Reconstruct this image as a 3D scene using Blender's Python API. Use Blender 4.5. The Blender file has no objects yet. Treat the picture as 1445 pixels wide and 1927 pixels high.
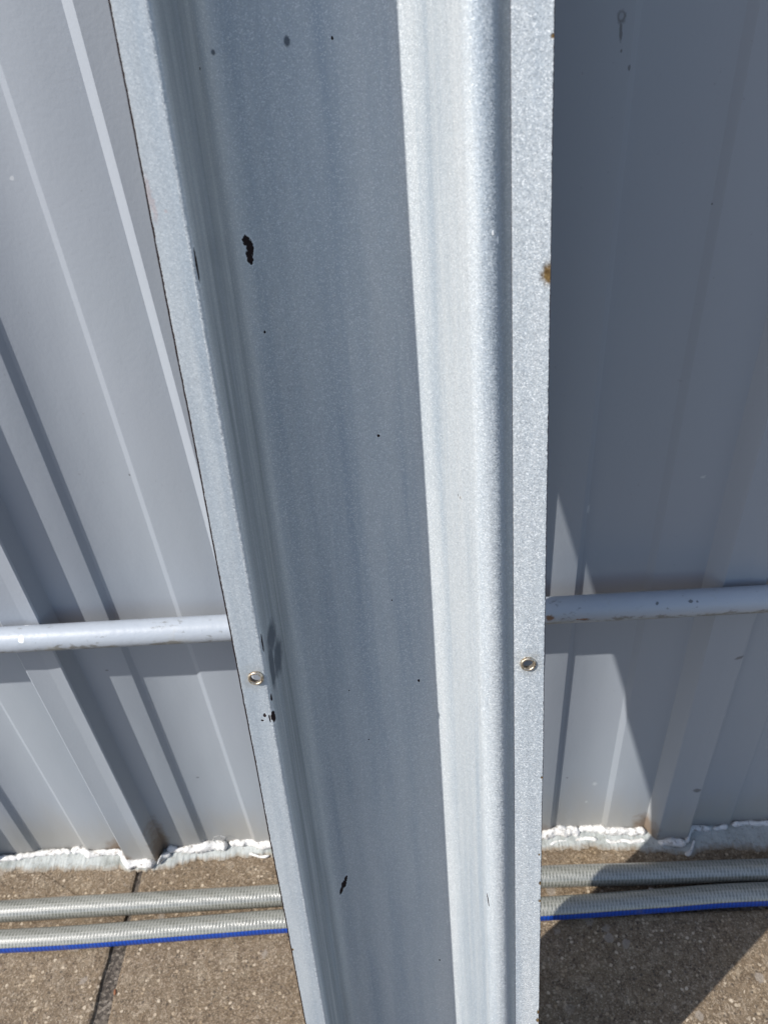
import bpy, bmesh, math, random
from mathutils import Vector, Matrix, noise

random.seed(7)
SC = bpy.context.scene
COL = SC.collection

# ------------------------------------------------------------------ camera
cam_d = bpy.data.cameras.new('camera')
cam_o = bpy.data.objects.new('camera', cam_d)
COL.objects.link(cam_o)
# columns of the camera frame in the world: right, down, forward (solved from the photograph's vanishing points)
RT = Vector((0.99724253, -0.00160085, -0.07419413))
DN = Vector((-0.05993422, -0.60694661, -0.79247947))
FW = Vector((-0.04376323, 0.794741, -0.60536892))
CAM = Vector((0.0, -0.45337238, 0.8))
m = Matrix.Identity(4)
for i in range(3):
    m[i][0] = RT[i]; m[i][1] = -DN[i]; m[i][2] = -FW[i]; m[i][3] = CAM[i]
cam_o.matrix_world = m
cam_d.sensor_fit = 'HORIZONTAL'
cam_d.sensor_width = 36.0
cam_d.lens = 36.0 * 1447.0 / 1445.0
cam_d.clip_start = 0.01
cam_d.clip_end = 500.0
cam_d.dof.use_dof = True
cam_d.dof.focus_distance = 0.45
cam_d.dof.aperture_fstop = 20.0
SC.camera = cam_o

# ------------------------------------------------------------------ sky, sun, exposure
S = Vector((2.0, 1.0, -2.1)).normalized()          # the way the light travels
elev = math.asin(-S.z)
rot = math.atan2(-S.x, -S.y)
SC.world = bpy.data.worlds.new('World')
SC.world.use_nodes = True
wn = SC.world.node_tree.nodes; wl = SC.world.node_tree.links
bg = wn['Background']
sky = wn.new('ShaderNodeTexSky')
sky.sky_type = 'NISHITA'; sky.sun_disc = False
sky.sun_elevation = elev; sky.sun_rotation = rot
sky.air_density = 1.0; sky.dust_density = 1.2; sky.ozone_density = 1.2
wl.new(sky.outputs[0], bg.inputs[0])
bg.inputs[1].default_value = 0.138
sun_d = bpy.data.lights.new('sun', 'SUN')
sun_d.energy = 4.6; sun_d.angle = math.radians(0.5); sun_d.color = (1.0, 0.965, 0.91)
sun_o = bpy.data.objects.new('sun', sun_d)
sun_o.rotation_euler = S.to_track_quat('-Z', 'Y').to_euler()
sun_o.location = (-2, -1, 3)
COL.objects.link(sun_o)
vs = SC.view_settings
vs.view_transform = 'Standard'; vs.look = 'None'; vs.exposure = 0.35; vs.gamma = 1.0
vs.use_curve_mapping = False


# ------------------------------------------------------------------ helpers
def tag(o, label=None, cat=None, group=None, kind=None):
    if label: o['label'] = label
    if cat: o['category'] = cat
    if group: o['group'] = group
    if kind: o['kind'] = kind
    return o


def empty(name, loc=(0, 0, 0)):
    o = bpy.data.objects.new(name, None)
    o.empty_display_size = 0.05
    o.location = loc
    COL.objects.link(o)
    return o


def build(name, verts, faces, mats, parent=None, uvs=None, mat_idx=None, smooth=True):
    me = bpy.data.meshes.new(name)
    me.from_pydata([tuple(v) for v in verts], [], faces)
    for mt in (mats if isinstance(mats, (list, tuple)) else [mats]):
        me.materials.append(mt)
    if uvs:
        ul = me.uv_layers.new(name='UVMap')
        for lp in me.loops:
            ul.data[lp.index].uv = uvs[lp.vertex_index]
    for i, p in enumerate(me.polygons):
        p.use_smooth = smooth
        if mat_idx: p.material_index = mat_idx[i]
    me.validate()
    me.update()
    o = bpy.data.objects.new(name, me)
    COL.objects.link(o)
    if parent: o.parent = parent
    return o


class NT:
    """short-hand for building a material's node tree"""
    def __init__(s, name):
        s.m = bpy.data.materials.new(name); s.m.use_nodes = True
        s.t = s.m.node_tree; s.n = s.t.nodes; s.l = s.t.links
        s.b = s.n['Principled BSDF']

    def put(s, inp, v):
        if hasattr(v, 'is_output') or isinstance(v, bpy.types.NodeSocket): s.l.new(v, inp)
        else: inp.default_value = v

    def set(s, **kw):
        for k, v in kw.items(): s.put(s.b.inputs[k.replace('_', ' ')], v)

    def coord(s, which='Object'):
        return s.n.new('ShaderNodeTexCoord').outputs[which]

    def scale(s, vec, sc, loc=(0, 0, 0)):
        k = s.n.new('ShaderNodeMapping'); s.put(k.inputs['Vector'], vec)
        k.inputs['Scale'].default_value = sc; k.inputs['Location'].default_value = loc
        return k.outputs[0]

    def noise(s, vec, sc, detail=3, rough=0.55, dist=0.0, col=False):
        k = s.n.new('ShaderNodeTexNoise'); s.put(k.inputs['Vector'], vec)
        k.inputs['Scale'].default_value = sc; k.inputs['Detail'].default_value = detail
        k.inputs['Roughness'].default_value = rough; k.inputs['Distortion'].default_value = dist
        return k.outputs['Color' if col else 'Fac']

    def voro(s, vec, sc, out='Color', feat='F1', rnd=1.0):
        k = s.n.new('ShaderNodeTexVoronoi'); k.feature = feat; s.put(k.inputs['Vector'], vec)
        k.inputs['Scale'].default_value = sc; k.inputs['Randomness'].default_value = rnd
        return k.outputs[out]

    def math(s, op, a, b=0.0, c=None, clamp=False):
        k = s.n.new('ShaderNodeMath'); k.operation = op; k.use_clamp = clamp
        s.put(k.inputs[0], a); s.put(k.inputs[1], b)
        if c is not None: s.put(k.inputs[2], c)
        return k.outputs[0]

    def vmath(s, op, a, b=(0, 0, 0)):
        k = s.n.new('ShaderNodeVectorMath'); k.operation = op
        s.put(k.inputs[0], a); s.put(k.inputs[1], b)
        return k.outputs['Value' if op in ('LENGTH', 'DOT_PRODUCT') else 'Vector']

    def sep(s, v):
        k = s.n.new('ShaderNodeSeparateXYZ'); s.put(k.inputs[0], v); return k.outputs

    def comb(s, x, y, z=0.0):
        k = s.n.new('ShaderNodeCombineXYZ')
        s.put(k.inputs[0], x); s.put(k.inputs[1], y); s.put(k.inputs[2], z)
        return k.outputs[0]

    def rng(s, v, a, b, c=0.0, d=1.0, smooth=False):
        k = s.n.new('ShaderNodeMapRange'); k.clamp = True
        if smooth: k.interpolation_type = 'SMOOTHSTEP'
        s.put(k.inputs[0], v)
        for i, q in enumerate((a, b, c, d)): k.inputs[i + 1].default_value = q
        return k.outputs[0]

    def ramp(s, v, stops, interp='LINEAR'):
        k = s.n.new('ShaderNodeValToRGB'); s.put(k.inputs[0], v)
        cr = k.color_ramp; cr.interpolation = interp
        while len(cr.elements) < len(stops): cr.elements.new(0.5)
        for e, (p, c) in zip(cr.elements, stops):
            e.position = p; e.color = (c[0], c[1], c[2], 1)
        return k.outputs[0]

    def mix(s, f, a, b, mode='MIX'):
        k = s.n.new('ShaderNodeMix'); k.data_type = 'RGBA'; k.blend_type = mode
        s.put(k.inputs[0], f)
        for idx, v in ((6, a), (7, b)):
            if isinstance(v, tuple) and len(v) == 3: v = v + (1.0,)
            s.put(k.inputs[idx], v)
        return k.outputs[2]

    def fmix(s, f, a, b):
        return s.math('ADD', s.math('MULTIPLY', a, s.math('SUBTRACT', 1.0, f)), s.math('MULTIPLY', b, f))

    def bump(s, h, strength, dist, normal=None):
        k = s.n.new('ShaderNodeBump'); s.put(k.inputs['Height'], h)
        k.inputs['Strength'].default_value = strength; k.inputs['Distance'].default_value = dist
        if normal is not None: s.put(k.inputs['Normal'], normal)
        return k.outputs[0]

    def spots(s, vec, lst, nz, amp=0.9, soft=0.12, dist_only=False):
        """1 inside any of the listed ragged ellipses (cx, cy, rx, ry, angle)"""
        acc = None
        if not lst: return 9.0 if dist_only else 0.0
        for (cx, cy, rx, ry, an) in lst:
            k = s.n.new('ShaderNodeMapping'); k.vector_type = 'TEXTURE'
            s.put(k.inputs['Vector'], vec)
            k.inputs['Location'].default_value = (cx, cy, 0)
            k.inputs['Rotation'].default_value = (0, 0, math.radians(an))
            k.inputs['Scale'].default_value = (rx, ry, 1)
            d = s.vmath('LENGTH', k.outputs[0])
            acc = d if acc is None else s.math('MINIMUM', acc, d)
        acc = s.math('ADD', acc, s.math('MULTIPLY', s.math('SUBTRACT', nz, 0.5), amp * 2))
        return acc if dist_only else s.rng(acc, 1.0 + soft, 1.0 - soft)


# ------------------------------------------------------------------ materials
def mat_fence():
    t = NT('fence_paint')
    P = t.coord('Object')
    x, y, z = t.sep(P)
    flat = t.comb(x, z, 0.0)
    cloud = t.noise(t.scale(P, (1.0, 1.0, 0.35)), 6.0, 4, 0.6)
    col = t.mix(cloud, (0.268, 0.299, 0.338), (0.303, 0.330, 0.362))
    tint = t.noise(P, 3.0, 2)
    col = t.mix(t.rng(tint, 0.35, 0.7), col, (0.282, 0.304, 0.343))
    # grime splashed up from the paving, heavier low down and in ragged tongues
    gn = t.noise(t.scale(P, (1, 1, 0.25)), 22.0, 5, 0.65)
    low = t.rng(t.math('ADD', z, t.math('MULTIPLY', gn, -0.11)), 0.045, -0.055, 0, 1, True)
    col = t.mix(t.math('MULTIPLY', low, 0.55), col, (0.30, 0.265, 0.20))
    # fine scuffs and fly specks
    sp = t.rng(t.noise(P, 260.0, 2), 0.73, 0.78)
    col = t.mix(t.math('MULTIPLY', sp, 0.22), col, (0.15, 0.14, 0.13))
    nz = t.noise(P, 420.0, 3)
    dk = t.spots(flat, [(0.1154, 0.7553, 0.0022, 0.003, 0), (0.1158, 0.7490, 0.0008, 0.0045, 5), (0.122, 0.7326, 0.0008, 0.0014, 0),
                        (0.117, 0.7405, 0.0006, 0.0009, 0), (0.262, 0.29, 0.0035, 0.0016, 35), (0.178, 0.66, 0.0005, 0.0007, 0),
                        (-0.2166, 0.335, 0.0011, 0.0016, 0), (-0.238, 0.13, 0.0014, 0.001, 0), (0.135, 0.10, 0.0012, 0.0011, 0),
                        (-0.28, 0.30, 0.0014, 0.0009, 0), (0.26, 0.095, 0.0035, 0.003, 20), (-0.205, 0.5, 0.0007, 0.0009, 0)], nz, 0.5, 0.25)
    core = t.spots(flat, [(0.1154, 0.7556, 0.0012, 0.0017, 0)], nz, 0.3, 0.3)
    dk = t.math('MULTIPLY', dk, t.math('SUBTRACT', 1.0, t.math('MULTIPLY', core, 0.75)))
    col = t.mix(t.math('MULTIPLY', dk, 0.60), col, (0.05, 0.045, 0.045))
    lt = t.spots(flat, [(0.1639, 0.0869, 0.0022, 0.0026, 0), (0.205, 0.47, 0.0016, 0.0012, 0), (0.158, 0.055, 0.0012, 0.0016, 0),
                        (0.1265, 0.445, 0.0010, 0.004, 0), (-0.2153, 0.703, 0.0012, 0.0010, 20)], nz, 1.2, 0.4)
    col = t.mix(t.math('MULTIPLY', lt, 0.4), col, (0.60, 0.61, 0.62))
    # rust and dirt where the lap and the ribs meet the sealant
    rs = t.spots(flat, [(-0.352, 0.012, 0.012, 0.012, 0), (-0.302, 0.02, 0.007, 0.035, 0), (0.222, 0.014, 0.010, 0.016, 0), (0.10, 0.01, 0.02, 0.012, 0)],
                 t.noise(P, 90.0, 4), 1.0, 0.5)
    col = t.mix(t.math('MULTIPLY', rs, 0.75), col, (0.13, 0.075, 0.035))
    peel = t.noise(P, 340.0, 2, 0.5)
    wob = t.noise(t.scale(P, (1, 1, 0.4)), 17.0, 2)
    nrm = t.bump(wob, 0.22, 0.006)
    nrm = t.bump(peel, 0.10, 0.0010, nrm)
    t.set(Base_Color=col, Roughness=t.rng(cloud, 0.3, 0.7, 0.46, 0.56), Normal=nrm)
    t.b.inputs['Specular IOR Level'].default_value = 0.45
    return t.m


def mat_rail():
    t = NT('rail_paint')
    P = t.coord('Object')
    x, y, z = t.sep(P)
    cloud = t.noise(P, 18.0, 4)
    col = t.mix(cloud, (0.315, 0.35, 0.40), (0.37, 0.40, 0.44))
    under = t.rng(z, 0.002, -0.0085)                       # grime clings to the underside
    dn = t.noise(t.scale(P, (0.55, 1, 1)), 150.0, 5, 0.7)
    d = t.rng(t.math('ADD', dn, t.math('MULTIPLY', under, 0.24)), 0.60, 0.70)
    col = t.mix(t.math('MULTIPLY', d, 0.72), col, (0.12, 0.115, 0.095))
    d2 = t.rng(t.math('ADD', t.noise(P, 60.0, 4, 0.65), t.math('MULTIPLY', under, 0.16)), 0.62, 0.78)
    col = t.mix(t.math('MULTIPLY', d2, 0.45), col, (0.30, 0.29, 0.24))
    flat = t.comb(x, z, 0.0)
    nz = t.noise(P, 420.0, 3)
    col = t.mix(t.spots(flat, [(-0.3155, 0.0070, 0.0022, 0.0022, 0)], nz, 0.5, 0.2), col, (0.85, 0.86, 0.86))
    col = t.mix(t.math('MULTIPLY', t.spots(flat, [(0.095, 0.002, 0.003, 0.002, 0), (0.12, -0.001, 0.004, 0.001, 0)], nz, 1.2, 0.4), 0.9), col, (0.16, 0.07, 0.025))
    col = t.mix(t.math('MULTIPLY', t.spots(flat, [(0.176, 0.008, 0.0012, 0.0008, 0), (0.201, 0.0082, 0.0015, 0.0007, 0), (0.206, 0.008, 0.0009, 0.0007, 0)], nz, 1.0, 0.3), 0.8), col, (0.05, 0.05, 0.05))
    nrm = t.bump(t.noise(P, 70.0, 4), 0.35, 0.0015)
    nrm = t.bump(t.noise(P, 500.0, 2), 0.15, 0.0006, nrm)
    t.set(Base_Color=col, Roughness=0.42, Normal=nrm)
    return t.m


# marks on the enamel: (across, along, half width, half length, angle) in metres; across is arc length in the trough
TROUGH_MARKS = dict(
    black=[(0.0686, 0.0990, 0.0018, 0.0028, 15), (0.0704, 0.1030, 0.0020, 0.0042, 0), (0.0694, 0.1078, 0.0017, 0.0034, -10), (0.1239, 0.0107, 0.0006, 0.0009, 0),
           (0.1301, 0.2151, 0.0010, 0.0011, 0), (0.1439, 0.3961, 0.0009, 0.0012, 0), (0.0718, 0.1479, 0.0006, 0.0009, 0), (0.1451, 0.6932, 0.0008, 0.0012, 0),
           (0.0748, 0.5840, 0.0012, 0.0042, 14), (0.0728, 0.5895, 0.0021, 0.0044, 14), (0.0702, 0.5950, 0.0013, 0.0050, 16), (0.2290, 0.5310, 0.0006, 0.0060, -8),
           (-0.0012, 0.1023, 0.0008, 0.0070, 0), (-0.0006, 0.3090, 0.0010, 0.0060, 0), (-0.0020, 0.3605, 0.0018, 0.0040, 0), (-0.0010, 0.3470, 0.0010, 0.0030, 0),
           (0.1300, 0.3300, 0.0005, 0.0007, 0), (0.0950, 0.4000, 0.0005, 0.0006, 0), (0.2000, 0.2380, 0.0005, 0.0008, 0), (0.0560, 0.0200, 0.0006, 0.0008, 0), (0.1050, 0.4450, 0.0005, 0.0007, 0)],
    grey=[(0.0200, 0.3190, 0.0110, 0.0090, 12), (0.0270, 0.3390, 0.0120, 0.0105, 14), (0.0110, 0.3330, 0.0060, 0.0160, 8), (0.1020, 0.0104, 0.0014, 0.0020, 0), (0.0660, 0.0130, 0.0010, 0.0012, 0)],
    scuff=[], pink=[], rust=[(0.2040, 0.2380, 0.0006, 0.0008, 0)],
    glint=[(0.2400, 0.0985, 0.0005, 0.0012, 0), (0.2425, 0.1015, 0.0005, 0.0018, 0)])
LEFT_MARKS = dict(
    black=[(-0.0985, 0.3585, 0.0009, 0.0016, 0), (-0.1005, 0.3622, 0.0010, 0.0007, 30), (-0.0958, 0.3610, 0.0007, 0.0030, 0)],
    grey=[], scuff=[(-0.1000, 0.3308, 0.0060, 0.0066, 0)],
    pink=[(-0.1080, 0.0712, 0.0009, 0.0075, 0), (-0.1072, 0.0770, 0.0010, 0.0050, 0), (-0.1022, 0.0786, 0.0005, 0.0006, 0)],
    rust=[(-0.1086, 0.5668, 0.0011, 0.0012, 0)], glint=[])
RIGHT_MARKS = dict(
    black=[], grey=[], scuff=[(0.0566, 0.3335, 0.0060, 0.0070, 0)], pink=[], glint=[],
    rust=[(0.0650, 0.1180, 0.0030, 0.0046, 0), (0.0655, 0.0253, 0.0009, 0.0009, 0), (0.0655, 0.5312, 0.0011, 0.0011, 0), (0.0655, 0.5140, 0.0008, 0.0018, 0),
          (0.0655, 0.6520, 0.0009, 0.0022, 0), (0.0653, 0.6620, 0.0013, 0.0024, 0), (0.0645, 0.4870, 0.0006, 0.0009, 0), (0.0655, 0.42, 0.0006, 0.0010, 0)])


def mat_enamel(name, side):
    """the grey enamel of one piece of the sheet, with the chips and rust that lie on it"""
    t = NT(name)
    MK = {None: TROUGH_MARKS, -1: LEFT_MARKS, 1: RIGHT_MARKS}[side]
    U = t.coord('UV')                                       # u across, t along, in metres
    P = t.coord('Object')
    u, v, _ = t.sep(U)
    strk = t.noise(t.scale(U, (48.0, 2.2, 1)), 1.0, 4, 0.55)
    cloud = t.noise(P, 16.0, 4, 0.55)
    col = t.mix(cloud, (0.375, 0.410, 0.437), (0.430, 0.456, 0.473))
    col = t.mix(t.rng(strk, 0.48, 0.66, 0, 0.75), col, (0.265, 0.315, 0.366))
    col = t.mix(t.rng(strk, 0.46, 0.34, 0, 0.7), col, (0.455, 0.475, 0.487))
    fine = t.sep(t.voro(P, 1800.0))[0]
    g = 0.35 if side == -1 else (0.65 if side is None else 1.0)
    col = t.mix(t.rng(fine, 0.45, 0.85, 0, 0.55 * g), col, (0.30, 0.335, 0.37))
    col = t.mix(t.rng(fine, 0.20, 0.05, 0, 0.6 * g), col, (0.70, 0.72, 0.73))
    nz = t.noise(P, 520.0, 4, 0.65)
    nzb = t.noise(P, 190.0, 3, 0.6)
    if side is None:                                        # dirt streaks plus shade painted into the colour of the steep left-hand wall
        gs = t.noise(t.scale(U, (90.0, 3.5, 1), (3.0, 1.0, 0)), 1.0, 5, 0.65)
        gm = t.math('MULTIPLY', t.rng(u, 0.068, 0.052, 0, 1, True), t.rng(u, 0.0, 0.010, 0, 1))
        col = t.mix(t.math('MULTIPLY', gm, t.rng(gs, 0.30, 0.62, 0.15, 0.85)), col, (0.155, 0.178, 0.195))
    grey = t.spots(U, MK['grey'], nzb, 0.45, 0.30)
    col = t.mix(t.math('MULTIPLY', grey, 0.88), col, (0.055, 0.068, 0.088))
    sc = t.spots(U, MK['scuff'], nzb, 1.1, 0.6)
    col = t.mix(t.math('MULTIPLY', sc, 0.40), col, (0.22, 0.20, 0.16))
    pk = t.spots(U, MK['pink'], nz, 1.6, 0.4)
    col = t.mix(t.math('MULTIPLY', pk, 0.28), col, (0.36, 0.18, 0.15))
    rust = t.spots(U, MK['rust'], nz, 0.8, 0.35)
    rcol = t.mix(t.rng(nz, 0.35, 0.65), (0.06, 0.034, 0.014), (0.19, 0.125, 0.048))
    col = t.mix(rust, col, rcol)
    # chipped dark rim along both outer edges
    rim_l = t.rng(t.math('ADD', u, t.math('MULTIPLY', nz, -0.0010)), -0.1091, -0.1094)
    rim_r = t.rng(t.math('ADD', u, t.math('MULTIPLY', nz, 0.0008)), 0.0661, 0.0664)
    cd = t.spots(U, MK['black'], nz, 0.75, 0.10, True)
    halo = t.rng(cd, 1.55, 1.30)
    col = t.mix(t.math('MULTIPLY', halo, 0.5), col, (0.56, 0.60, 0.63))
    chip = t.rng(cd, 1.10, 0.90)
    dark = chip if side is None else t.math('MAXIMUM', chip, rim_l if side < 0 else rim_r)
    col = t.mix(dark, col, t.mix(nz, (0.006, 0.006, 0.009), (0.03, 0.016, 0.014)))
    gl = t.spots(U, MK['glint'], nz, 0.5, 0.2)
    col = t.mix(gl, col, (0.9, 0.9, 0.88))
    bare = t.math('MAXIMUM', dark, t.math('MAXIMUM', rust, t.math('MAXIMUM', t.math('MULTIPLY', grey, 0.5), gl)))
    geo = t.n.new('ShaderNodeNewGeometry').outputs['Normal']
    flake = t.vmath('SUBTRACT', t.voro(P, 1600.0), (0.5, 0.5, 0.5))
    keep = t.math('MULTIPLY', t.math('SUBTRACT', 1.0, bare), 0.14 if side == -1 else 0.34)
    k = t.n.new('ShaderNodeVectorMath'); k.operation = 'SCALE'
    t.put(k.inputs[0], flake); t.put(k.inputs['Scale'], keep)
    gn = t.vmath('NORMALIZE', t.vmath('ADD', geo, k.outputs[0]))
    wob = t.noise(t.scale(U, (42.0, 4.0, 1)), 1.0, 3, 0.5)
    nrm = t.bump(t.math('SUBTRACT', 1.0, bare), 0.6, 0.0004, t.bump(wob, 0.40, 0.0030))
    sub = t.vmath('SUBTRACT', nrm, geo)
    t.set(Base_Color=col, Metallic=t.math('MULTIPLY', t.math('SUBTRACT', 1.0, bare), 0.05),
          Roughness=t.fmix(bare, t.rng(cloud, 0.3, 0.7, 0.46, 0.54), 0.85), Normal=t.vmath('NORMALIZE', t.vmath('ADD', gn, sub)),
          Specular_IOR_Level=0.16, Coat_Weight=t.math('MULTIPLY', t.math('SUBTRACT', 1.0, bare), 0.38), Coat_Roughness=0.22, Coat_Normal=nrm)
    return t.m


def mat_edge():
    t = NT('bare_edge')
    P = t.coord('Object')
    n = t.noise(P, 260.0, 4)
    t.set(Base_Color=t.ramp(n, [(0.3, (0.012, 0.010, 0.012)), (0.6, (0.035, 0.018, 0.014)), (0.8, (0.12, 0.05, 0.025))]), Roughness=0.8)
    return t.m


def mat_eyelet():
    t = NT('eyelet_metal')
    P = t.coord('Object')
    n = t.noise(P, 700.0, 4)
    col = t.mix(t.rng(n, 0.45, 0.65), (0.62, 0.54, 0.43), (0.13, 0.095, 0.06))
    t.set(Base_Color=col, Metallic=0.9, Roughness=t.rng(n, 0.3, 0.7, 0.28, 0.5), Normal=t.bump(n, 0.3, 0.0004))
    return t.m


def mat_paving():
    t = NT('aggregate_concrete')
    P = t.coord('Object')
    wp = t.vmath('ADD', P, t.vmath('MULTIPLY', t.noise(P, 200.0, 2, 0.5, 0, True), (0.002, 0.002, 0.002)))
    c1 = t.voro(wp, 125.0)
    c2 = t.voro(wp, 430.0)
    c3 = t.voro(wp, 900.0)
    g1 = t.sep(c1)[0]; g2 = t.sep(c2)[1]; g3 = t.sep(c3)[2]
    base = t.ramp(g1, [(0.0, (0.13, 0.096, 0.064)), (0.35, (0.20, 0.155, 0.108)), (0.65, (0.25, 0.20, 0.145)), (0.85, (0.29, 0.245, 0.19)), (0.95, (0.38, 0.335, 0.27)), (1.0, (0.52, 0.47, 0.40))])
    midc = t.ramp(g2, [(0.0, (0.07, 0.052, 0.034)), (0.30, (0.17, 0.13, 0.088)), (0.70, (0.26, 0.208, 0.150)), (0.93, (0.36, 0.31, 0.25)), (1.0, (0.66, 0.61, 0.53))])
    finec = t.ramp(g3, [(0.0, (0.06, 0.045, 0.03)), (0.35, (0.18, 0.14, 0.098)), (0.75, (0.27, 0.22, 0.165)), (1.0, (0.58, 0.53, 0.46))])
    col = t.mix(0.42, t.mix(0.5, base, midc), finec)
    col = t.mix(1.0, col, t.ramp(t.noise(P, 520.0, 4, 0.75), [(0.30, (0.40, 0.38, 0.36)), (0.46, (0.85, 0.84, 0.82)), (0.62, (1.05, 1.03, 1.0)), (0.75, (1.5, 1.46, 1.4))]), 'MULTIPLY')
    sr = t.sep(t.voro(wp, 270.0)); sd = t.voro(wp, 270.0, 'Distance')
    spk = t.math('MULTIPLY', t.rng(sr[1], 0.86, 0.90), t.rng(sd, 0.48, 0.34))
    col = t.mix(t.math('MULTIPLY', spk, 0.75), col, t.mix(sr[0], (0.36, 0.29, 0.20), (0.72, 0.66, 0.57)))
    dkg = t.math('MULTIPLY', t.rng(sr[2], 0.84, 0.88), t.rng(sd, 0.50, 0.36))
    col = t.mix(t.math('MULTIPLY', dkg, 0.75), col, (0.055, 0.042, 0.032))
    big = t.noise(P, 14.0, 4, 0.6)
    col = t.mix(t.rng(big, 0.35, 0.7, 0, 0.5), col, t.mix(1.0, col, (0.74, 0.68, 0.62), 'MULTIPLY'))
    ylw = t.noise(P, 9.0, 3, 0.6)
    col = t.mix(t.rng(ylw, 0.5, 0.72, 0, 0.35), col, t.mix(1.0, col, (1.08, 0.98, 0.76), 'MULTIPLY'))
    # a few broad pale stones lying flush in the face
    sel = t.sep(t.voro(P, 62.0))[0]
    dd = t.voro(P, 62.0, 'Distance')
    stone = t.math('MULTIPLY', t.rng(sel, 0.925, 0.935), t.rng(t.math('ADD', dd, t.math('MULTIPLY', t.noise(P, 240.0, 2), 0.35)), 0.50, 0.42))
    col = t.mix(t.math('MULTIPLY', stone, 0.75), col, (0.30, 0.275, 0.25))
    pit = t.rng(t.noise(P, 330.0, 3), 0.36, 0.30)
    col = t.mix(t.math('MULTIPLY', pit, 0.7), col, (0.03, 0.023, 0.016))
    hgt = t.math('ADD', t.math('MULTIPLY', g2, 0.5), t.math('MULTIPLY', t.noise(P, 420.0, 5, 0.75), 1.2))
    col = t.mix(1.0, col, (0.96, 0.90, 0.82), 'MULTIPLY')
    t.set(Base_Color=col, Roughness=t.rng(g2, 0.6, 1.0, 0.72, 0.36), Normal=t.bump(hgt, 0.8, 0.0016))
    return t.m


def mat_sand():
    t = NT('joint_sand')
    P = t.coord('Object')
    c = t.sep(t.voro(P, 420.0))[0]
    n = t.noise(P, 60.0, 4)
    col = t.ramp(t.math('ADD', t.math('MULTIPLY', c, 0.6), t.math('MULTIPLY', n, 0.4)),
                 [(0.15, (0.030, 0.024, 0.019)), (0.45, (0.075, 0.061, 0.050)), (0.7, (0.15, 0.125, 0.10)), (0.9, (0.28, 0.245, 0.205))])
    t.set(Base_Color=col, Roughness=0.95, Normal=t.bump(t.noise(P, 300.0, 5, 0.7), 0.9, 0.003))
    return t.m


def mat_smear():
    t = NT('cement_smear')
    P = t.coord('Object')
    n = t.noise(P, 45.0, 5, 0.65)
    col = t.ramp(n, [(0.3, (0.22, 0.235, 0.22)), (0.5, (0.36, 0.38, 0.37)), (0.7, (0.43, 0.45, 0.44))])
    sp = t.rng(t.noise(P, 300.0, 4, 0.7), 0.56, 0.66)
    col = t.mix(t.math('MULTIPLY', sp, 0.6), col, (0.19, 0.165, 0.13))
    f = t.sep(t.coord('UV'))[1]
    thin = t.rng(t.math('ADD', f, t.math('MULTIPLY', t.noise(P, 230.0, 5, 0.75), -0.45)), 0.0, -0.22)
    col = t.mix(thin, col, t.mix(t.noise(P, 500.0, 3), (0.13, 0.10, 0.07), (0.30, 0.25, 0.19)))
    t.set(Base_Color=col, Roughness=0.85, Normal=t.bump(t.noise(P, 200.0, 5, 0.7), 0.5, 0.002))
    return t.m


def mat_sealant():
    t = NT('white_sealant')
    P = t.coord('Object')
    n = t.noise(P, 90.0, 5, 0.65)
    col = t.mix(t.rng(n, 0.35, 0.65), (0.70, 0.695, 0.68), (0.58, 0.565, 0.54))
    d = t.rng(t.noise(P, 210.0, 5, 0.75), 0.55, 0.63)
    col = t.mix(t.math('MULTIPLY', d, 0.75), col, (0.16, 0.13, 0.10))
    t.set(Base_Color=col, Roughness=0.8, Normal=t.bump(t.noise(P, 200.0, 4, 0.6), 0.5, 0.0018))
    return t.m


def mat_hose():
    t = NT('braided_hose')
    U = t.coord('UV'); P = t.coord('Object')
    s, a, _ = t.sep(U)                                      # s metres along, a turns round
    s = t.math('ADD', s, t.math('MULTIPLY', t.noise(P, 40.0, 2), 0.0012))
    k = 2 * math.pi
    w1 = t.math('SINE', t.math('MULTIPLY', t.math('ADD', t.math('MULTIPLY', s, 270.0), t.math('MULTIPLY', a, 4.0)), k))
    w2 = t.math('SINE', t.math('MULTIPLY', t.math('SUBTRACT', t.math('MULTIPLY', s, 300.0), t.math('MULTIPLY', a, 3.0)), k))
    w3 = t.math('SINE', t.math('MULTIPLY', a, k * 22.0))
    th = t.math('MAXIMUM', t.rng(w1, 0.35, 0.85), t.rng(w2, 0.35, 0.85))
    th = t.math('MAXIMUM', th, t.math('MULTIPLY', t.rng(w3, 0.55, 0.95), 0.6))
    cl = t.noise(P, 30.0, 3)
    col = t.mix(t.math('MULTIPLY', th, 0.55), t.mix(cl, (0.115, 0.118, 0.096), (0.155, 0.156, 0.130)), (0.40, 0.395, 0.36))
    gr = t.rng(t.noise(t.scale(P, (0.4, 1, 1)), 120.0, 4, 0.7), 0.58, 0.75)
    col = t.mix(t.math('MULTIPLY', gr, 0.4), col, (0.19, 0.165, 0.12))
    t.set(Base_Color=col, Roughness=0.33, Normal=t.bump(th, 0.30, 0.0007))
    t.b.inputs['Specular IOR Level'].default_value = 1.0
    t.b.inputs['Coat Weight'].default_value = 1.0
    t.b.inputs['Coat Roughness'].default_value = 0.17
    return t.m


def mat_stripe():
    t = NT('blue_stripe')
    U = t.coord('UV'); P = t.coord('Object')
    s = t.sep(U)[0]
    w = t.rng(t.math('SINE', t.math('MULTIPLY', s, 2 * math.pi * 270.0)), -0.6, 0.9)
    col = t.mix(w, (0.004, 0.040, 0.25), (0.006, 0.060, 0.36))
    col = t.mix(t.rng(t.noise(P, 120.0, 4), 0.55, 0.75, 0, 0.35), col, (0.12, 0.11, 0.10))
    t.set(Base_Color=col, Roughness=0.4, Normal=t.bump(w, 0.3, 0.0006))
    return t.m


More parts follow.
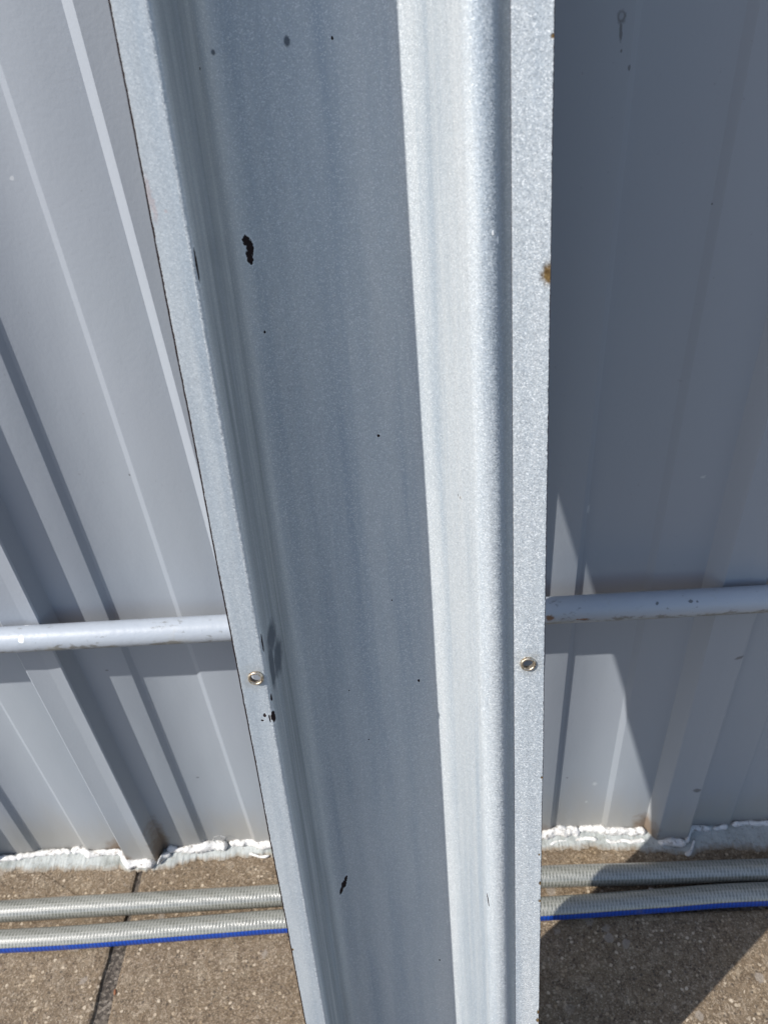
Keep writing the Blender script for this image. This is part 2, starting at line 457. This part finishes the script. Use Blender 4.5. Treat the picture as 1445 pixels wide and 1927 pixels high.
def mat_plain(name, a, b, sc, rough):
    t = NT(name); P = t.coord('Object')
    t.set(Base_Color=t.mix(t.noise(P, sc, 4), a, b), Roughness=rough, Normal=t.bump(t.noise(P, sc * 2, 4), 0.4, 0.001))
    return t.m


M_FENCE, M_RAIL, M_EDGE = mat_fence(), mat_rail(), mat_edge()
M_FRONT = mat_plain('navy_enamel', (0.012, 0.014, 0.030), (0.018, 0.020, 0.042), 40.0, 0.3)
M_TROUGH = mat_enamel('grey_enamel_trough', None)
M_FLANGE = {-1: mat_enamel('grey_enamel_flange', -1), 1: mat_enamel('grey_enamel_flange', 1)}
M_EYE, M_PAVE, M_SAND, M_SMEAR = mat_eyelet(), mat_paving(), mat_sand(), mat_smear()
M_SEAL, M_HOSE, M_STRIPE = mat_sealant(), mat_hose(), mat_stripe()
M_STONE = mat_plain('pale_stone', (0.42, 0.37, 0.33), (0.60, 0.56, 0.52), 120.0, 0.7)
M_LEAF = mat_plain('dry_leaf', (0.16, 0.05, 0.02), (0.24, 0.10, 0.04), 300.0, 0.7)

# ------------------------------------------------------------------ ground
sand = build('ground', [(-60, -60, -0.0032), (60, -60, -0.0032), (60, 60, -0.0032), (-60, 60, -0.0032)], [(0, 1, 2, 3)], M_SAND, smooth=False)
tag(sand, kind='structure')


def slabs(rects):
    """bevelled concrete slabs with slightly ragged arrises"""
    V, F = [], []
    for (x0, x1, y0, y1) in rects:
        near = x1 > -1.0 and x0 < 1.0 and y1 > -0.5
        st = 0.004 if near else 0.2
        ring = []
        def side(ax, ay, bx, by):
            L = math.hypot(bx - ax, by - ay); n = max(1, int(L / st))
            for i in range(n): ring.append((ax + (bx - ax) * i / n, ay + (by - ay) * i / n))
        side(x0, y0, x1, y0); side(x1, y0, x1, y1); side(x1, y1, x0, y1); side(x0, y1, x0, y0)
        cx, cy = (x0 + x1) / 2, (y0 + y1) / 2
        n = len(ring); b0 = len(V)
        for lev in range(4):
            ins, z = [(0.0, -0.03), (0.0, -0.0035), (0.0014, -0.0008), (0.0040, 0.0)][lev]
            for (px, py) in ring:
                j = (noise.noise(Vector((px * 160, py * 160, 3.1))) + 0.6 * noise.noise(Vector((px * 55, py * 55, 8.7)))) * 0.0013 if near else 0
                dx = ins * (1 if px < cx else -1) + j * (1 if abs(px - x0) < 1e-6 or abs(px - x1) < 1e-6 else 0)
                dy = ins * (1 if py < cy else -1) + j * (1 if abs(py - y0) < 1e-6 or abs(py - y1) < 1e-6 else 0)
                if not (abs(px - x0) < 1e-6 or abs(px - x1) < 1e-6): dx = 0 if ins == 0 else dx * (1 if min(abs(px - x0), abs(px - x1)) < ins else 0)
                if not (abs(py - y0) < 1e-6 or abs(py - y1) < 1e-6): dy = 0 if ins == 0 else dy * (1 if min(abs(py - y0), abs(py - y1)) < ins else 0)
                V.append((px + dx, py + dy, z))
        for lev in range(3):
            for i in range(n):
                k = (i + 1) % n
                F.append((b0 + lev * n + i, b0 + lev * n + k, b0 + (lev + 1) * n + k, b0 + (lev + 1) * n + i))
        V.append((cx, cy, 0.0))
        for i in range(n): F.append((b0 + 3 * n + i, b0 + 3 * n + (i + 1) % n, b0 + 4 * n))
    return V, F


rects = []
xb = [-3.2, -1.9255, -0.9255, -0.3265, 0.72, 1.9, 3.2]
for i in range(len(xb) - 1): rects.append((xb[i] + 0.0025, xb[i + 1] - 0.0025, -0.0830, 0.25))
yb = [-0.0870, -0.69]
xf = [-3.2, -2.13, -1.53, -0.93, -0.3285, 0.72, 1.32, 1.92, 2.52, 3.2]
for j in range(len(yb) - 1):
    for i in range(len(xf) - 1):
        rects.append((xf[i] + 0.0072, xf[i + 1] - 0.0072, yb[j + 1] + 0.006, yb[j]))
V, F = slabs(rects)
pav = build('pavement', V, F, M_PAVE, smooth=False)
tag(pav, kind='structure')

# ------------------------------------------------------------------ fence
PER = 0.191
PROF = [(-0.0022, 0.0), (-0.0014, -0.0008), (0.0066, -0.0128), (0.0080, -0.0138), (0.0260, -0.0130), (0.0275, -0.0131), (0.0390, -0.0146), (0.0405, -0.0138),
        (0.0452, -0.0012), (0.0462, 0.0), (0.0876, 0.0), (0.0884, 0.0003), (0.0918, 0.0034), (0.0926, 0.0037), (0.1434, 0.0037), (0.1442, 0.0034), (0.1484, 0.0003), (0.1492, 0.0)]
RIB0 = -0.348
ROOT_F = empty('metal_fence', (0, 0, 0))
tag(ROOT_F, 'pale blue-grey ribbed steel fence standing behind everything, with a painted pipe rail', 'fence')


def fence_sheet(k0, k1, start=None, stop=None, proud=0.0, z0=0.003):
    pts = []
    for k in range(k0, k1):
        for (px, py) in PROF: pts.append((RIB0 + PER * k + px, py - proud))
    if start is not None: pts = [p for p in pts if p[0] >= start - 1e-6]
    if stop is not None: pts = [p for p in pts if p[0] <= stop + 1e-6]
    th = 0.0008
    NZ = 24
    zs = [z0 + (1.75 - z0) * i / NZ for i in range(NZ + 1)]
    n = len(pts)
    V, F = [], []
    for sgn in (0, 1):
        for z in zs:
            for (x, y) in pts:
                w = noise.noise(Vector((x * 4.0, z * 2.2, 1.7))) * 0.0008
                V.append((x, y + w + sgn * th, z))
    L = n * len(zs)
    for j in range(len(zs) - 1):
        for i in range(n - 1):
            a = j * n + i
            F.append((a, a + 1, a + n + 1, a + n))
            F.append((L + a, L + a + n, L + a + n + 1, L + a + 1))
    for j in range(len(zs) - 1):
        a = j * n; F.append((a, a + n, L + a + n, L + a))
        a = j * n + n - 1; F.append((a, L + a, L + a + n, a + n))
    for i in range(n - 1):
        F.append((i, L + i, L + i + 1, i + 1)); a = (len(zs) - 1) * n + i; F.append((a, a + 1, L + a + 1, L + a))
    o = build('fence_sheet', V, F, M_FENCE, ROOT_F, smooth=True)
    o.data.set_sharp_from_angle(angle=math.radians(28))
    return o


fence_sheet(-8, 1, stop=RIB0 + 0.0405)                                    # the left sheet ends on the rib
fence_sheet(0, 9, start=RIB0 + 0.0066, proud=0.0013)                     # the right sheet laps over it

# pipe rail fixed across the ribs
RAIL_Y, RAIL_Z, RAIL_R = -0.0275, 0.3705, 0.0106
V, F = [], []
NS, NA = 160, 32
for i in range(NS + 1):
    x = -1.7 + 3.4 * i / NS
    for k in range(NA):
        a = 2 * math.pi * k / NA
        r = RAIL_R * (1 + 0.012 * noise.noise(Vector((x * 12, math.cos(a), math.sin(a)))))
        V.append((x, r * math.sin(a), r * math.cos(a)))
for i in range(NS):
    for k in range(NA):
        F.append((i * NA + k, i * NA + (k + 1) % NA, (i + 1) * NA + (k + 1) % NA, (i + 1) * NA + k))
F.append(tuple(range(NA))); F.append(tuple(reversed(range(NS * NA, NS * NA + NA))))
rail = build('rail', V, F, M_RAIL, ROOT_F)
rail.location = (0, RAIL_Y, RAIL_Z)


def prof_y(x):
    q = (x - RIB0 + 0.0022) % PER - 0.0022
    P = PROF + [(PROF[0][0] + PER, 0.0)]
    for (a, b) in zip(P[:-1], P[1:]):
        if a[0] <= q <= b[0]:
            return a[1] + (b[1] - a[1]) * (q - a[0]) / max(1e-9, b[0] - a[0])
    return 0.0


# ------------------------------------------------------------------ cement smear on the slabs along the fence
def interp(tab, x):
    if x <= tab[0][0]: return tab[0][1]
    for (a, b) in zip(tab[:-1], tab[1:]):
        if x <= b[0]: return a[1] + (b[1] - a[1]) * (x - a[0]) / (b[0] - a[0])
    return tab[-1][1]


EDGE = [(-1.5, -0.019), (-0.4855, -0.0173), (-0.4483, -0.0200), (-0.4062, -0.0205), (-0.3644, -0.0210), (-0.3440, -0.0236), (-0.3289, -0.0240), (-0.2984, -0.0235),
        (-0.2765, -0.0168), (-0.2473, -0.0150), (-0.1888, -0.0126), (0.0, -0.015), (0.1111, -0.0198), (0.1564, -0.0188), (0.2113, -0.0240), (0.2645, -0.0315), (0.2831, -0.0253), (0.3449, -0.0291), (1.5, -0.024)]
V, F = [], []
UVS = []
NX, NYS = 2200, 8
for i in range(NX + 1):
    x = -0.75 + 1.5 * i / NX
    e = interp(EDGE, x) + 0.0040 * noise.noise(Vector((x * 70, 0, 0))) + 0.0022 * noise.noise(Vector((x * 230, 4, 0))) + 0.0012 * noise.noise(Vector((x * 700, 9, 0)))
    y1 = prof_y(x) + 0.004
    for j in range(NYS + 1):
        f = j / NYS
        y = e + (y1 - e) * f
        z = 0.0004 + 0.0042 * min(1, f * 1.5) ** 0.8 * (1 + 0.35 * noise.noise(Vector((x * 90, y * 90, 2.2)))) + 0.0006 * noise.noise(Vector((x * 400, y * 400, 5)))
        V.append((x, y, max(z, 0.0003))); UVS.append((x, f))
for i in range(NX):
    for j in range(NYS):
        a = i * (NYS + 1) + j
        F.append((a, a + NYS + 1, a + NYS + 2, a + 1))
sm = build('cement_smear', V, F, M_SMEAR, uvs=UVS)
tag(sm, 'thin pale grey cement smear spread over the paving edge along the fence foot', 'cement smear')

# ------------------------------------------------------------------ white sealant bead, cracked, along the fence foot
V, F = [], []


def bead(x0, x1, w, h, off=0.0, zoff=0.003, seed=0.0, n_round=20, gap=0.0):
    """a lumpy run of sealant that follows the fence's profile from x0 to x1"""
    n = max(8, int((x1 - x0) / 0.0009))
    b0 = len(V)
    for i in range(n + 1):
        x = x0 + (x1 - x0) * i / n
        yl = (prof_y(x - 0.004) + prof_y(x) * 2 + prof_y(x + 0.004)) / 4
        end = min(1.0, math.sqrt(max(0.0, min(i, n - i)) * 0.0009 / 0.004) + 0.05)
        lump = 1 + 0.45 * noise.noise(Vector((x * 38, seed, 0))) + 0.18 * noise.noise(Vector((x * 110, seed, 3)))
        wob = 0.0022 * noise.noise(Vector((x * 60, seed + 7, 1)))
        zw = 0.0016 * noise.noise(Vector((x * 75, seed + 17, 1)))
        for k in range(n_round):
            a = 2 * math.pi * k / n_round
            q = Vector((x, 0.0062 * math.cos(a), 0.0062 * math.sin(a) + seed))
            rr = 0.80 * end * lump * (1 + 0.34 * noise.noise(q * 120) + 0.26 * noise.noise(q * 260) + 0.10 * noise.noise(q * 600))
            y = yl - 0.004 + off + wob + w * rr * math.cos(a)
            z = zoff + zw + h * 0.45 + h * rr * math.sin(a)
            V.append((x, y, max(z, 0.0016)))
    for i in range(n):
        for k in range(n_round):
            F.append((b0 + i * n_round + k, b0 + (i + 1) * n_round + k, b0 + (i + 1) * n_round + (k + 1) % n_round, b0 + i * n_round + (k + 1) % n_round))
    F.append(tuple(b0 + k for k in range(n_round))); F.append(tuple(b0 + n * n_round + k for k in reversed(range(n_round))))


bead(-0.75, -0.494, 0.0052, 0.0050, 0.0, seed=1)
bead(-0.4935, -0.466, 0.0038, 0.0040, -0.001, seed=2)
bead(-0.470, -0.4075, 0.0040, 0.0040, 0.0, seed=3)
bead(-0.409, -0.345, 0.0046, 0.0046, 0.0005, seed=4.3)
bead(-0.352, -0.309, 0.0062, 0.0052, -0.0005, seed=5.1)
bead(-0.3065, -0.2935, 0.0040, 0.0052, -0.006, seed=6.2)
bead(-0.299, -0.262, 0.0050, 0.0066, 0.0005, seed=7.7)
bead(-0.268, -0.231, 0.0072, 0.0072, -0.0005, seed=8.4)
bead(-0.2305, -0.08, 0.0054, 0.0062, 0.001, seed=9.3)
bead(-0.207, -0.184, 0.0022, 0.0020, -0.0095, 0.0015, seed=10)
bead(-0.078, 0.155, 0.0058, 0.0062, 0.0, seed=11.5)
bead(0.120, 0.141, 0.0022, 0.0018, -0.0095, 0.001, seed=12)
bead(0.1475, 0.172, 0.0024, 0.0022, -0.0095, 0.001, seed=13)
bead(0.153, 0.224, 0.0060, 0.0066, 0.0, seed=14.6)
bead(0.180, 0.222, 0.0030, 0.0026, -0.0090, 0.001, seed=15.2)
bead(0.2335, 0.2625, 0.0050, 0.0040, -0.001, seed=16.8)
bead(0.2610, 0.2935, 0.0042, 0.0044, 0.0, seed=17.9)
bead(0.258, 0.2735, 0.0036, 0.0026, -0.0120, 0.001, seed=18.1)
bead(0.2950, 0.312, 0.0030, 0.0034, 0.0, seed=19.7)
bead(0.3160, 0.75, 0.0038, 0.0042, 0.0, seed=20.4)
# a loose curl of sealant string lifting off the bead
curl = [(-0.2415, -0.003, 0.014), (-0.2445, -0.003, 0.020), (-0.2425, -0.003, 0.026), (-0.2365, -0.002, 0.0275), (-0.231, -0.002, 0.024)]
b0 = len(V); nn = 24
for i in range(nn + 1):
    f = i / nn * (len(curl) - 1); j = min(int(f), len(curl) - 2); f -= j
    p = Vector(curl[j]).lerp(Vector(curl[j + 1]), f)
    for k in range(6):
        a = 2 * math.pi * k / 6
        V.append((p.x + 0.0004 * math.cos(a), p.y, p.z + 0.0004 * math.sin(a)) if 8 < i < 20 else (p.x + 0.0004 * math.cos(a), p.y + 0.0004 * math.sin(a), p.z))
for i in range(nn):
    for k in range(6):
        F.append((b0 + i * 6 + k, b0 + i * 6 + (k + 1) % 6, b0 + (i + 1) * 6 + (k + 1) % 6, b0 + (i + 1) * 6 + k))
sb = build('sealant_bead', V, F, M_SEAL)
tag(sb, 'cracked lumpy white sealant bead where the fence meets the paving', 'sealant')


# ------------------------------------------------------------------ the two hoses
def catmull(P, step):
    P = [Vector(p) for p in P]
    P = [P[0] * 2 - P[1]] + P + [P[-1] * 2 - P[-2]]
    out = []
    for i in range(1, len(P) - 2):
        n = max(2, int((P[i + 1] - P[i]).length / step))
        for k in range(n):
            t = k / n
            a, b, c, d = P[i - 1], P[i], P[i + 1], P[i + 2]
            out.append(0.5 * ((2 * b) + (c - a) * t + (2 * a - 5 * b + 4 * c - d) * t * t + (3 * b - a - 3 * c + d) * t ** 3))
    out.append(P[-2])
    return out


def tube(name, path, R, mat, parent, a0=0.0, a1=360.0, na=28):
    """angles run from the top (0) towards the viewer's side (90)"""
    V, F, U = [], [], []
    full = a1 - a0 >= 360
    s = 0.0
    for i, p in enumerate(path):
        if i: s += (p - path[i - 1]).length
        d = (path[min(i + 1, len(path) - 1)] - path[max(i - 1, 0)]).normalized()
        up = Vector((0, 0, 1)); sd = d.cross(up).normalized()          # towards -Y for a path running to +X
        for k in range(na + 1):
            a = math.radians(a0 + (a1 - a0) * k / na)
            V.append(p + sd * (R * math.sin(a)) + up * (R * math.cos(a)))
            U.append((s, (a0 + (a1 - a0) * k / na) / 360.0))
    w = na + 1
    for i in range(len(path) - 1):
        for k in range(na):
            F.append((i * w + k, i * w + k + 1, (i + 1) * w + k + 1, (i + 1) * w + k))
    return build(name, V, F, mat, parent, uvs=U)


HR = 0.0107


def hose(pts, label, stripe):
    c = pts[len(pts) // 2]
    root = empty('garden_hose', (c[0], c[1], 0))
    tag(root, label, 'hose', 'hoses lying along the fence')
    path = catmull([(x - c[0], y - c[1], HR + 0.0004 + dz) for (x, y, dz) in pts], 0.006)
    tube('hose_wall', path, HR, M_HOSE, root)
    if stripe: tube('stripe', path, HR + 0.00025, M_STRIPE, root, 62, 110, 10)
    return root


hose([(-1.6, -0.082, 0), (-1.0, -0.073, 0), (-0.62, -0.068, 0), (-0.4614, -0.0672, 0), (-0.3909, -0.0657, 0), (-0.3205, -0.0646, 0.0), (-0.2367, -0.0630, 0), (-0.1672, -0.0616, 0),
      (-0.03, -0.0565, 0), (0.1026, -0.0530, 0), (0.2181, -0.0540, 0), (0.3324, -0.0550, 0), (0.6, -0.060, 0), (1.0, -0.058, 0), (1.6, -0.05, 0)],
     'clear braided garden hose without a stripe, the one nearer the fence', False)
hose([(-1.6, -0.12, 0), (-1.0, -0.105, 0), (-0.62, -0.099, 0), (-0.4492, -0.0973, 0), (-0.3670, -0.0958, 0), (-0.2858, -0.0926, 0), (-0.2102, -0.0895, 0), (-0.1590, -0.0877, 0),
      (-0.03, -0.0865, 0), (0.0972, -0.0850, 0), (0.2108, -0.0815, 0), (0.3235, -0.0785, 0), (0.6, -0.084, 0), (1.0, -0.09, 0), (1.6, -0.10, 0)],
     'clear braided garden hose with a blue stripe along its front side', True)


# ------------------------------------------------------------------ small bits on the paving
def pebble(name, loc, size, mat, seed, label, cat, flat=0.5, rz=0.0):
    bm = bmesh.new()
    bmesh.ops.create_icosphere(bm, subdivisions=3, radius=1.0)
    for v in bm.verts:
        d = 1 + 0.30 * noise.noise(v.co * 1.4 + Vector((seed, 0, 0))) + 0.12 * noise.noise(v.co * 4 + Vector((0, seed, 0)))
        v.co = Vector((v.co.x * d * size[0], v.co.y * d * size[1], v.co.z * d * size[2]))
    me = bpy.data.meshes.new(name); bm.to_mesh(me); bm.free()
    me.materials.append(mat)
    o = bpy.data.objects.new(name, me); COL.objects.link(o)
    o.location = (loc[0], loc[1], size[2] * 0.8); o.rotation_euler = (0, 0, rz)
    tag(o, label, cat)
    return o


pebble('pebble', (0.2150, -0.0680), (0.0050, 0.0030, 0.0026), M_STONE, 3.0, 'small pale pebble lying between the two hoses in the shade', 'pebble', rz=-0.5)
pebble('leaf_scrap', (-0.3200, -0.1440), (0.0012, 0.0028, 0.0006), M_LEAF, 9.0, 'tiny rust-brown leaf scrap beside the wide paving joint', 'leaf', rz=0.2)

# ------------------------------------------------------------------ the leaning enamelled channel (seen from its hollow side)
AX = Vector((0.0029325, -0.21069063, -0.97754839))            # down the channel
A0 = Vector((-0.10957608, -0.08879674, 0.78445178))          # on its left edge, where the picture's top cuts it
KS = 0.903                                                    # the frame below is in units of 0.903 m
T0, T1 = -0.310, 0.8740                                       # top and bottom end along AX
ZL = (-AX).normalized()
YL = ZL.cross(Vector((1, 0, 0))).normalized()                 # into the channel, towards the fence
XL = YL.cross(ZL).normalized()
base = CAM + (A0 + AX * T1 + XL * (-0.0215 + 0.1096) - CAM) * KS
CH = empty('metal_channel')
mw = Matrix.Identity(4)
for i in range(3):
    mw[i][0] = XL[i] * KS; mw[i][1] = YL[i] * KS; mw[i][2] = ZL[i] * KS; mw[i][3] = base[i]
CH.matrix_world = mw
tag(CH, 'tall grey enamelled steel channel with eyelets and chipped edges, leaning on the fence', 'metal channel')
UC = -0.0215
LIP_R = 0.0036                                                # the right flange starts a little deeper than the left one
EL, LL, LR, ER = -0.1096, -0.0930, 0.0489, 0.0661              # outer edges and lips
BR = 0.0026                                                   # bend radius at the lips
DEP = 0.0710
TILT_L, TILT_R = -0.0012, 0.0022                              # how far the outer flange edges sit out of plane


def to_local(u, v, t):
    return (u - UC, v, T1 - t)


CTRL = [(LL, 0.003), (-0.0922, 0.035), (-0.0911, 0.055), (-0.0890, 0.0622), (-0.0840, 0.0672), (-0.0740, 0.0700), (-0.0500, 0.0722), (-0.0217, 0.0740), (-0.0070, 0.0738),
        (0.0030, 0.0718), (0.0090, 0.0672), (0.0130, 0.0610), (0.0162, 0.0535), (0.0208, 0.0370), (0.0254, 0.0204), (0.0280, 0.0109), (0.0294, 0.0062), (0.0305, 0.0044), (0.0320, 0.0029), (0.0338, 0.0018), (0.0362, 0.0011), (0.0386, 0.0011), (0.0407, 0.0016), (0.0426, 0.0027), (0.0441, 0.0041), (0.0450, 0.0054), (0.0470, 0.0078), (0.0487, 0.0088), (0.0496, 0.0084), (0.0494, 0.0068), (0.0489, 0.0050)]


def trough_profile():
    """(u, v, arc length): a bend at the left lip, a steep wall, the floor, the slope up to the right-hand bead and down behind it"""
    P = []
    for k in range(9):
        a = math.pi / 2 * k / 8
        P.append((LL - BR + BR * math.sin(a), BR - BR * math.cos(a), -BR * (math.pi / 2 - a)))
    Q = catmull([(x, y, 0) for (x, y) in CTRL], 0.0016)
    L = 0.0
    for i, q in enumerate(Q):
        if i: L += (q - Q[i - 1]).length
        if i: P.append((q.x, q.y, L))
    return P


def trough():
    P = trough_profile(); n = len(P)
    NT_ = 220
    TH = 0.0011
    V, F, U = [], [], []
    # outward offset (away from the hollow)
    off = []
    for i in range(n):
        a = Vector(P[max(0, i - 1)][:2]); b = Vector(P[min(n - 1, i + 1)][:2])
        d = (b - a).normalized(); off.append(Vector((-d.y, d.x)))
    for side in (0, 1):
        for j in range(NT_ + 1):
            t = T0 + (T1 - T0) * j / NT_
            for i in range(n):
                u, v, arc = P[i]
                w = 0.0007 * noise.noise(Vector((u * 22, t * 5, 2.0))) * min(1, v / 0.01)
                q = Vector((u, v + w)) + off[i] * TH * side
                V.append(to_local(q.x, q.y, t)); U.append((arc, t))
    L = n * (NT_ + 1)
    for j in range(NT_):
        for i in range(n - 1):
            a = j * n + i
            F.append((a, a + 1, a + n + 1, a + n))
            F.append((L + a, L + a + n, L + a + n + 1, L + a + 1))
    mi = [0, 2] * (len(F) // 2)
    for j in (0, NT_):
        for i in range(n - 1):
            a = j * n + i
            F.append((a, L + a, L + a + 1, a + 1)); mi.append(1)
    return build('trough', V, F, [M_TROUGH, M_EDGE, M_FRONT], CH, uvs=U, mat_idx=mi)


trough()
EY_T = {-1: 0.3308, 1: 0.3335}
EY_U = {-1: -0.0998, 1: 0.0568}
HOLE = 0.0034


def flange(s):
    ua, ub = (EL, LL - BR) if s < 0 else (LR, ER)
    tilt = TILT_L if s < 0 else TILT_R
    hu, ht = EY_U[s], EY_T[s]
    hs = 0.0042

    def vv(u):
        f = (ub - u) / (ub - ua) if s < 0 else (u - ua) / (ub - ua)
        return tilt * f if s < 0 else LIP_R + (tilt - LIP_R) * f

    def jag(u, t):
        outer = (s < 0 and u < ua + 1e-6) or (s > 0 and u > ub - 1e-6)
        if not outer: return u
        return u + 0.00022 * noise.noise(Vector((t * 260, s, 0))) + 0.0004 * noise.noise(Vector((t * 14, s, 5)))

    us = sorted(set([ua, hu - hs, hu, hu + hs, ub]))
    ts = [T0 + (ht - hs - T0) * i / 130 for i in range(131)] + [ht] + [ht + hs + (T1 - ht - hs) * i / 130 for i in range(131)]
    idx = {}
    V, F, U, mi = [], [], [], []

    def vert(u, t, lay):
        key = (round(u, 6), round(t, 6), lay)
        if key not in idx:
            idx[key] = len(V)
            uu = jag(u, t)
            V.append(to_local(uu, vv(u) + lay * 0.0013, t)); U.append((u, t))
        return idx[key]

    def quad(a, b, c, d, lay):
        f = [vert(*p, lay) for p in (a, b, c, d)]
        F.append(tuple(f if lay else reversed(f))); mi.append(2 if lay else 0)

    NH = 32
    for lay in (0, 1):
        for i in range(len(us) - 1):
            for j in range(len(ts) - 1):
                if us[i] >= hu - hs - 1e-7 and us[i + 1] <= hu + hs + 1e-7 and ts[j] >= ht - hs - 1e-7 and ts[j + 1] <= ht + hs + 1e-7: continue
                quad((us[i], ts[j]), (us[i + 1], ts[j]), (us[i + 1], ts[j + 1]), (us[i], ts[j + 1]), lay)
        # the plate round the punched hole
        corner = [(hu + hs, ht), (hu + hs, ht + hs), (hu, ht + hs), (hu - hs, ht + hs), (hu - hs, ht), (hu - hs, ht - hs), (hu, ht - hs), (hu + hs, ht - hs)]
        for k in range(8):
            a0, a1 = 2 * math.pi * k / 8, 2 * math.pi * (k + 1) / 8
            p = [(hu + HOLE * math.cos(a0 + (a1 - a0) * q / 4), ht + HOLE * math.sin(a0 + (a1 - a0) * q / 4)) for q in range(5)]
            c0, c1 = corner[k], corner[(k + 1) % 8]
            f = [vert(*c0, lay), vert(*c1, lay)] + [vert(*p[q], lay) for q in (4, 3, 2, 1, 0)]
            F.append(tuple(f if lay else reversed(f))); mi.append(2 if lay else 0)
    for k in range(NH):
        a0, a1 = 2 * math.pi * k / NH, 2 * math.pi * (k + 1) / NH
        pa = (hu + HOLE * math.cos(a0), ht + HOLE * math.sin(a0)); pb = (hu + HOLE * math.cos(a1), ht + HOLE * math.sin(a1))
        F.append((vert(*pa, 0), vert(*pb, 0), vert(*pb, 1), vert(*pa, 1))); mi.append(1)
    for j in range(len(ts) - 1):
        for u in (ua, ub):
            F.append((vert(u, ts[j], 0), vert(u, ts[j + 1], 0), vert(u, ts[j + 1], 1), vert(u, ts[j], 1))); mi.append(1)
    for i in range(len(us) - 1):
        for t in (T0, T1):
            F.append((vert(us[i], t, 0), vert(us[i + 1], t, 0), vert(us[i + 1], t, 1), vert(us[i], t, 1))); mi.append(1)
    o = build('flange', V, F, [M_FLANGE[s], M_EDGE, M_FRONT], CH, uvs=U, mat_idx=mi, smooth=False)
    # eyelet: a rolled ring with a short barrel through the hole
    prof = [(0.0031, 0.0020), (0.0029, 0.0004)]
    for k in range(9):
        a = math.pi * k / 8
        prof.append((0.00375 - 0.00085 * math.cos(a), -0.0003 - 0.0013 * math.sin(a)))
    prof += [(0.0046, 0.0002)]
    EV, EF = [], []
    NR = 48
    for k in range(NR):
        a = 2 * math.pi * k / NR
        for (r, d) in prof:
            r2 = r * (1 + 0.035 * noise.noise(Vector((math.cos(a) * 2, math.sin(a) * 2, s * 3.0 + d * 300))))
            EV.append((r2 * math.cos(a), d, r2 * math.sin(a)))
    w = len(prof)
    for k in range(NR):
        for q in range(w - 1):
            a, b = k * w + q, ((k + 1) % NR) * w + q
            EF.append((a, a + 1, b + 1, b))
    e = build('eyelet', EV, EF, M_EYE, CH)
    lo = to_local(hu, vv(hu), ht)
    e.location = lo
    return o


flange(-1)
flange(1)
